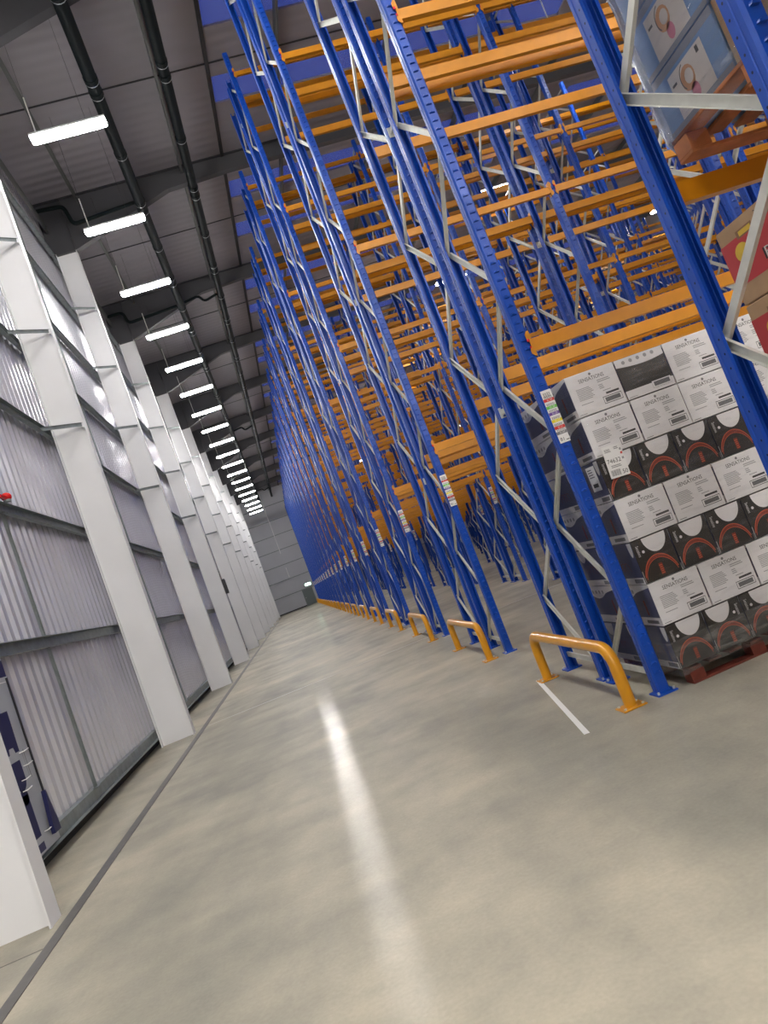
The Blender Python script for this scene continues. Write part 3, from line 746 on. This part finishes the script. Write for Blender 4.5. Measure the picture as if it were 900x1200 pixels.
def side_design(F, d, h, key='print_navy'):
    # printed end of a carton
    F.rect(0, 0, d, h, key, 0.0005)
    F.rect(0, 0, d, h*.20, 'print_white', 0.0008); F.rect(d*.60, h*.05, d*.92, h*.13, 'print_midgrey', 0.001)
    # white wave at the top
    pts = [(0, h), (0, h*.80)] + [(d*t, h*(0.80-0.14*math.sin(math.pi*min(1, t*1.7)) + (0.13*max(0, (t-0.55))/0.45))) for t in [i/14 for i in range(1, 15)]] + [(d, h)]
    F.poly(pts[::-1], 'print_white', 0.0008)
    for i in range(4): F.ell(d*(.14+.12*i), h*.84, .018, .018, 'print_grey', 0.001, n=8)
    F.rect(d*.70, h*.25, d*.74, h*.62, 'print_rust', .001)
def white_carton(w, d, h):
    m_ = MB(); g = 0.004; m_.bbox(g, w-g, 0, d-g, g, h-g, 'print_white', 0.003)
    m_.box(w-g-0.0005, w-g+0.002, 0.003, d-0.01, 0.005, h-0.005, 'kraftedge')
    F = Face(m_, (0, 0, 0), (1,0,0), (0,0,1))
    logo_star(F, w*.50, h*.90, 0.011, 'print_midgrey'); F.text('SENSATIONS', w*.50, h*.80, 0.030, 'print_ink', sx=0.9)
    paragraphs(F, w*.14, h*.62, w*.33, 8, 0.0125); paragraphs(F, w*.14, h*.26, w*.30, 1, 0.012)
    paragraphs(F, w*.58, h*.69, w*.30, 2, 0.014); paragraphs(F, w*.58, h*.57, w*.10, 3, 0.014); paragraphs(F, w*.62, h*.42, w*.2, 1, 0.012)
    F.rect(w*.66, h*.33, w*.92, h*.375, 'print_ink'); barcode(F, w*.57, h*.12, w*.37, h*.17); paragraphs(F, w*.05, h*.05, w*.17, 1, 0.01, 'print_midgrey')
    side_design(Face(m_, (g, d-g, 0.004), (0,-1,0), (0,0,1)), d-g, h-0.008)
    return m_.mesh('white_carton')
def dark_top_carton(w, d, h):
    m_ = MB(); g = 0.004; m_.bbox(g, w-g, 0, d-g, g, h-g, 'print_black', 0.003)
    F = Face(m_, (0, 0, 0), (1,0,0), (0,0,1)); F.rect(g*1.5, g*1.5, w-g*1.5, h*.22, 'print_white')
    pts = [(w-g*1.5, h-g*1.5), (g*1.5, h-g*1.5)] + [(g*1.5+(w-3*g)*t, h*(0.80 - 0.10*math.sin(math.pi*t*0.75) + 0.06*t)) for t in [i/12 for i in range(13)]]
    F.poly(pts, 'print_white')
    for i in range(5): F.ell(w*(.18+.15*i), h*(.88+.005*i), .016, .016, 'print_grey', 0.001, n=8)
    barcode(F, w*.55, h*.08, w*.40, h*.18); paragraphs(F, w*.05, h*.05, w*.2, 1, 0.01, 'print_midgrey')
    side_design(Face(m_, (g, d-g, 0.004), (0,-1,0), (0,0,1)), d-g, h-0.008)
    return m_.mesh('black_and_white_carton')
def black_carton(w, d, h, mirror=False):
    m_ = MB(); g = 0.003; m_.bbox(g, w-g, 0, d-g, g, h-g, 'print_black', 0.003)
    F = Face(m_, (0, 0, 0), (1,0,0), (0,0,1))
    X = (lambda u: w-u) if mirror else (lambda u: u)
    # white half disc hanging from the top edge
    cu = X(w*.60); F.ell(cu, h*.985, w*.31, h*.38, 'print_white', 0.0007, 180, 360, 22)
    # arches springing from both lower corners
    F.arc(w*.5, -h*.02, w*.42, h*.48, 0.034, 'print_rust', 0.0007, 14, 166, 20, w1=0.002)
    F.arc(w*.5, -h*.02, w*.44, h*.56, 0.006, 'print_orange', 0.0009, 16, 164, 20); F.arc(w*.5, -h*.04, w*.42, h*.50, 0.004, 'print_orange', 0.0010, 14, 166, 20)
    F.rect(w*.47, h*.08, w*.57, h*.34, 'print_rust', 0.0011)
    for i in range(5): F.rect(w*(.475+.01*(i % 2)), h*(.10+.045*i), w*(.56-.01*(i % 2)), h*(.12+.045*i), 'print_orange', 0.0014)
    F.text('Sensations', X(w*.13), h*.74, 0.026, 'print_white', ang=-90, sx=0.55); F.ell(X(w*.24), h*.70, 0.012, 0.012, 'print_white', .001, n=10)
    F.rect(w*.02, h*.02, w*.04, h*.30, 'print_grey', .001)
    D = Face(m_, (g, d-g, g), (0,-1,0), (0,0,1)); dd = d-g; hh = h-2*g
    D.rect(0, 0, dd, hh, 'print_navy', 0.0005); D.rect(0, 0, dd, hh*.16, 'print_white', 0.0007); D.rect(dd*.72, hh*.03, dd*.96, hh*.13, 'print_midgrey', .001)
    D.ell(dd*.25, hh*.985, dd*.14, hh*.34, 'print_white', 0.0008, 180, 360, 16); D.ell(dd*.93, hh*.985, dd*.06, hh*.34, 'print_white', 0.0008, 180, 360, 12)
    for q in (0.45, 0.55, 0.65): D.arc(dd*q, hh*.10, dd*.10, hh*.42, 0.005, 'print_rust', 0.0009, 30, 150, 8)
    return m_.mesh('black_carton')

LH_ = 0.3425; WZ = 0.14
PX0, PY0 = 2.50, 5.09
WC = white_carton(0.44, 0.56, LH_); TC = dark_top_carton(0.44, 0.56, LH_); BC = black_carton(0.33, 0.56, LH_); BCM = black_carton(0.33, 0.56, LH_, True)
colname3 = ['left', 'middle', 'right']; colname4 = ['leftmost', 'second from left', 'third from left', 'rightmost']
layname = {0:'bottom', 1:'second lowest', 2:'third lowest', 3:'middle', 4:'third highest', 5:'second highest', 6:'top'}
def stack(x0, which):
    """seven layers; black below, white on top, two rows deep"""
    for L in range(7):
        z = WZ + L*LH_
        white = L in (1, 3, 5, 6)
        n = 3 if white else 4; w = 0.44 if white else 0.33
        for row in range(2):
            for i in range(n):
                if white: me = TC if (L == 6 and i == 1 and row == 0) else WC
                else: me = BCM if (L == 0 and i % 2) else BC
                jx = random.uniform(-.003, .003); jy = random.uniform(-.002, .004)
                o = place(me, 'carton', None, (x0+i*w+jx, PY0+row*0.565+jy, z))
                kind = 'black carton with orange arch' if not white else ('black carton with white wave' if me is TC else 'white printed carton')
                cn = (colname3 if white else colname4)[i]
                lab = '%s, %s, %s layer, %s, %s stack' % (kind, cn, layname[L], 'front' if row == 0 else 'back row', which)
                tag(o, lab, 'carton', 'snack cartons stacked on the %s floor pallet' % which)
stack(PX0, 'left'); stack(PX0+1.42, 'right')
pallet(PX0+0.06, PY0+0.0, 0, 1.2, 1.1, 'palred', 'dark red wooden pallet on the floor under the left stack of snack cartons', 'dark red floor pallets')
pallet(PX0+1.48, PY0+0.0, 0, 1.2, 1.1, 'palred', 'dark red wooden pallet on the floor under the right stack of snack cartons', 'dark red floor pallets')

def wrap(x0, x1, y0, y1, z0, z1, lab, sag=0.0, grp='clear stretch wrap'):
    # a closed skirt of thin film, slightly billowed, folded under at the bottom edge
    random.seed(int(x0*100+z0*10)); nx = 16; nz = 18; m_ = MB(); ring = []
    def side(a, b, n):
        return [(a[0]+(b[0]-a[0])*i/n, a[1]+(b[1]-a[1])*i/n) for i in range(n)]
    base = side((x0,y0),(x1,y0),nx)+side((x1,y0),(x1,y1),nx)+side((x1,y1),(x0,y1),nx)+side((x0,y1),(x0,y0),nx)
    cx, cy = (x0+x1)/2, (y0+y1)/2; N = len(base); vs = []
    for j in range(nz+1):
        z = z0+(z1-z0)*j/nz
        for i, (x, y) in enumerate(base):
            o = 0.004+0.005*math.sin(i*0.9+j*0.7)+0.004*math.sin(i*0.35-j*1.3)
            if j == 0: o = -0.02
            dx = (x-cx); dy = (y-cy); l = max(abs(dx)/(x1-x0), abs(dy)/(y1-y0))
            nx_ = (1 if dx > 0 else -1) if abs(dx)/(x1-x0) > .499 else 0; ny_ = (1 if dy > 0 else -1) if abs(dy)/(y1-y0) > .499 else 0
            zz = z + (sag*math.sin(math.pi*2.0*(i % nx)/nx)*0.5 if j == 0 else 0)
            vs.append((x+nx_*(o+0.006), y+ny_*(o+0.006), zz))
    fs = [(j*N+i, j*N+(i+1) % N, (j+1)*N+(i+1) % N, (j+1)*N+i) for j in range(nz) for i in range(N)]
    m_.add(vs, fs, 'film', True)
    k = m_.mi('film_dense')
    for q in range(N*2): m_.fm[q] = k
    return tag(m_.obj('stretch_wrap'), lab, 'stretch wrap', grp)
wrap(PX0-0.012, PX0+1.335, PY0-0.014, PY0+1.14, 0.085, WZ+7*LH_+0.01, 'clear stretch film around the left stack of snack cartons on the floor', 0.03)
wrap(PX0+1.408, PX0+2.755, PY0-0.014, PY0+1.14, 0.085, WZ+7*LH_+0.01, 'clear stretch film around the right stack of snack cartons on the floor', 0.03)

# pallet labels
def pal_label(x, y, z, w, h, num, ct, lab, tilt):
    m_ = MB(); m_.box(0, w, -0.001, 0, 0, h, 'label'); F = Face(m_, (0, -0.001, 0), (1,0,0), (0,0,1))
    F.text(num, w*.42, h*.52, h*.13, 'print_ink'); F.text(ct, w*.80, h*.13, h*.13, 'print_ink'); paragraphs(F, w*.10, h*.88, w*.35, 3, 0.010, 'print_midgrey')
    paragraphs(F, w*.60, h*.90, w*.25, 2, 0.012, 'print_midgrey'); F.rect(w*.85, h*.50, w*.95, h*.57, 'print_grey'); F.rect(w*.85, h*.66, w*.95, h*.73, 'lred'); F.rect(w*.85, h*.78, w*.95, h*.85, 'print_grey')
    paragraphs(F, w*.2, h*.36, w*.6, 2, 0.012, 'print_midgrey')
    for i in range(12): F.rect(w*(.10+.04*i), h*.06, w*(.10+.04*i+.02), h*.24, 'print_ink' if i % 3 else 'print_grey')
    o = m_.obj('pallet_label', None, (x, y, z)); o.rotation_euler = (0, math.radians(tilt), 0)
    return tag(o, lab, 'label')
pal_label(2.545, PY0-0.027, 1.67, 0.165, 0.255, '74632', '50', 'white paper label numbered 74632 stuck on the left carton stack', 3)
pal_label(4.30, PY0-0.027, 1.98, 0.19, 0.28, '2', '52', 'white paper label on the right carton stack behind the near upright', 2)
m_ = MB(); m_.box(-0.001, 0, 0, 0.15, 0, 0.20, 'label'); F = Face(m_, (-0.001, 0.15, 0), (0,-1,0), (0,0,1)); paragraphs(F, .02, .17, .09, 4, .02, 'print_midgrey'); F.rect(.03, .03, .12, .06, 'print_ink')
tag(m_.obj('pallet_label', None, (PX0-0.026, PY0+0.03, 1.62)), 'white paper label on the aisle side of the left carton stack', 'label')

# ---- near rack loads
NY = K0-PITCH
def blue_carton(w, d, h, pic=True):
    m_ = MB(); m_.bbox(0.003, w-0.003, 0.003, d-0.003, 0.002, h-0.003, 'cblue' if pic else 'kraft', 0.004)
    F = Face(m_, (0.003, d-0.003, 0), (0,-1,0), (0,0,1)); d2 = d-0.006
    if pic:
        F.rect(0, h*.86, d2, h*.99, 'cbluegrey'); F.rect(0, h*.01, d2, h*.10, 'cbluegrey')
        F.rect(d2*.23, h*.10, d2*.78, h*.80, 'cpic', 0.0009)
        F.ell(d2*.48, h*.52, .05, .06, 'cfigo', .0012, n=14); F.ell(d2*.50, h*.53, .03, .035, 'cpic', .0014, n=12); F.arc(d2*.48, h*.56, .045, .06, .006, 'print_midgrey', .0013, 100, 230, 8)
        F.ell(d2*.52, h*.27, .028, .04, 'cfigp', .0012, n=12); F.rect(d2*.68, h*.66, d2*.72, h*.76, 'print_midgrey', .0012); F.rect(d2*.26, h*.60, d2*.33, h*.64, 'print_midgrey', .0012)
    else:
        F.poly([(d2*.35, h*.45), (d2*.5, h*.55), (d2*.62, h*.80), (d2*.5, h*.72)], 'cbluegrey'); F.poly([(d2*.75, 0), (d2*.98, 0), (d2*.98, h), (d2*.62, h*.85)], 'cblue')
        F.poly([(d2*.35, 0), (d2*.52, 0), (d2*.40, h*.2)], 'cblue')
    B = Face(m_, (w-0.003, 0.003, 0), (0,1,0), (0,0,1))
    return m_.mesh('carton')
BPZ = 3.145
BC1 = blue_carton(0.58, 0.50, 0.31, True); BC2 = blue_carton(0.58, 0.655, 0.31, False)
for L in range(5):
    for i in range(2):
        o = place(BC1, 'carton', None, (2.52+i*0.585, 2.555, BPZ+L*0.311)); tag(o, 'blue carton with white picture panel, %s layer, %s, on the raised pallet' % (layname[L], 'aisle side' if i == 0 else 'inner side'), 'carton', 'blue and kraft cartons on the raised pallet')
        o = place(BC2, 'carton', None, (2.52+i*0.585, 1.895, BPZ+L*0.311)); tag(o, 'kraft carton with blue shapes, %s layer, %s, on the raised pallet' % (layname[L], 'aisle side' if i == 0 else 'inner side'), 'carton', 'blue and kraft cartons on the raised pallet')
pallet(2.50, 1.87, 3.012, 1.2, 1.18, 'palorange', 'orange brown wooden pallet raised on the rack beams under blue cartons', 'raised pallets')
wrap(2.505, 3.70, 1.875, 3.065, 3.045, BPZ+5*0.311, 'clear stretch film around the raised blue cartons at top right', 0.02)

def red_carton(w, d, h):
    m_ = MB(); m_.bbox(0.003, w-0.003, 0.003, d-0.003, 0.002, h-0.003, 'kraft', 0.004)
    F = Face(m_, (0.003, d-0.003, 0), (0,-1,0), (0,0,1)); d2 = d-0.006
    F.rect(0.0, h*.24, d2, h*.80, 'cred'); F.rect(d2*.22, h*.76, d2*.42, h*.86, 'kraftedge', .0009); F.rect(d2*.25, h*.78, d2*.40, h*.84, 'cyel', .0012)
    F.ell(d2*.22, h*.60, .05, .045, 'cyel', .0012, n=16); F.ell(d2*.72, h*.66, .055, .06, 'cyel', .0012, n=16); F.ell(d2*.72, h*.64, .03, .02, 'cred', .0014, n=10)
    F.text('ROY', d2*.60, h*.42, 0.055, 'print_black', .0016, sx=1.35); F.text('ROY', d2*.60+.003, h*.42+.003, 0.050, 'cpic', .0020, sx=1.35)
    F.text('20', d2*.50, h*.905, 0.022, 'print_ink', .0012); F.text('16', d2*.58, h*.905, 0.022, 'print_ink', .0012)
    F.rect(d2*.05, h*.30, d2*.15, h*.36, 'print_rust', .0012); F.rect(d2*.62, h*.05, d2*.90, h*.19, 'print_rust', .0009); F.rect(d2*.64, h*.07, d2*.88, h*.17, 'kraft', .0012)
    for i in range(9): F.rect(d2*(.66+.022*i), h*.08, d2*(.668+.022*i), h*.16, 'print_rust', .0015)
    return m_.mesh('carton')
RC = red_carton(0.58, 0.58, 0.385)
for L in range(6):
    z = 2.62-0.386*(6-L)
    for i in range(2):
        for j in range(2):
            o = place(RC, 'carton', None, (2.51+i*0.585, 1.88+j*0.585, z)); tag(o, 'red and kraft carton, %s layer, %s %s corner, at right edge' % (layname[min(6, L+(1 if L > 3 else 0))], 'aisle side' if i == 0 else 'inner side', 'rear' if j else 'front'), 'carton', 'red and kraft cartons by the right edge')
pallet(2.50, 1.87, 0.0, 1.2, 1.18, 'palorange', 'wooden pallet on the floor under the red cartons, outside the frame', 'raised pallets')
m_ = MB(); m_.box(2.50, 3.70, 1.87, 3.05, 0.125, 2.62-0.386*6, 'kraft'); tag(m_.obj('slip_sheet'), 'thick cardboard base sheet under the red cartons', 'slip sheet')

# ------------------------------------------------------------------ cleaning tool board on left wall
e = empty('tool_board', (-3.212, 8.17, 0.20), 'pale grey cleaning tool board with navy tool outlines on the left wall', 'tool board')
m_ = MB(); m_.box(-0.012, 0, -1.25, 0, 0, 2.12, 'board'); m_.obj('panel', e)
m_ = MB(); F = Face(m_, (0, 0, 0), (0,1,0), (0,0,1))        # u = +y (towards the far edge), v = z
F.rect(-1.25, 1.80, 0, 1.98, 'navy'); F.rect(-1.25, 1.74, 0, 1.75, 'print_white')
F.poly([(-.62,1.02),(-.52,1.02),(-.50,1.08),(-.40,1.08),(-.38,1.02),(-.28,1.02),(-.26,1.45),(-.62,1.45)], 'navy')
F.rect(-.62, .75, -.34, .94, 'navy'); F.ell(-.48, .76, .14, .12, 'navy', 0.0006, 180, 360)
F.ell(-.50, .58, .10, .08, 'navy'); F.rect(-.59, .16, -.41, .60, 'navy'); F.rect(-.56, .0+.02, -.40, .10, 'navy')
F.rect(-.20, .72, -.185, 1.02, 'print_midgrey'); F.rect(-.24, .74, -.232, 1.0, 'print_midgrey')
m_.obj('printed_outlines', e)
m_ = MB()
for (u, v) in ((-.30, 1.0), (-.30, .86), (-.45, .74), (-.32, .17), (-.5, .64)): m_.tube([(0, u, v), (0.04, u+0.02, v), (0.05, u+0.12, v+0.01)], 0.006, 'label', 6)
m_.obj('hooks', e)
e2 = empty('broom', (-3.16, 8.0, 0.30), 'long black handled broom hanging on the pale tool board', 'broom')
m_ = MB(); m_.tube([(0, 0.0, 0.42), (0, 0.02, 1.68)], 0.012, 'blackplastic', 8); m_.obj('handle', e2)
m_ = MB(); m_.add([(x, y, z) for z, w in ((0.0, .085), (0.10, .08), (0.30, .04), (0.44, .014)) for x, y in ((-.02,-w),(.02,-w),(.02,w),(-.02,w))],
   [(0,3,2,1),(12,13,14,15)] + [(r*4+i, r*4+(i+1) % 4, r*4+4+(i+1) % 4, r*4+4+i) for r in range(3) for i in range(4)], 'navy'); m_.obj('head', e2)

# ------------------------------------------------------------------ world, camera, view
w = bpy.data.worlds.new('dusk'); S.world = w; w.use_nodes = True
bg = w.node_tree.nodes['Background']; bg.inputs[0].default_value = (0.14, 0.19, 0.66, 1); bg.inputs[1].default_value = 0.62

yaw, pit, rol, fpx = 0.156770176, 0.0666105629, -0.364470346, 820.78
cy_, sy_, cp_, sp_ = math.cos(yaw), math.sin(yaw), math.cos(pit), math.sin(pit)
Fw = Vector((sy_*cp_, cy_*cp_, sp_)); r0 = Vector((cy_, -sy_, 0)); u0 = r0.cross(Fw)
c_, s_ = math.cos(rol), math.sin(rol)
Rt = r0*c_ + u0*s_; Up = -r0*s_ + u0*c_
cam = bpy.data.cameras.new('camera'); co = bpy.data.objects.new('camera', cam); COL.objects.link(co)
mw = Matrix((Rt, Up, -Fw)).transposed().to_4x4(); mw.translation = Vector((0, 0, 1.7)); co.matrix_world = mw
cam.sensor_fit = 'VERTICAL'; cam.sensor_height = 24.0; cam.sensor_width = 18.0; cam.lens = fpx/1200*24.0
cam.clip_start = 0.05; cam.clip_end = 300
S.camera = co
S.view_settings.view_transform = 'Standard'; S.view_settings.look = 'None'; S.view_settings.gamma = 1.0; S.view_settings.use_curve_mapping = False
S.view_settings.exposure = 0.42
try:
    S.cycles.use_light_tree = True; S.cycles.max_bounces = 6; S.cycles.transparent_max_bounces = 16
except Exception: pass
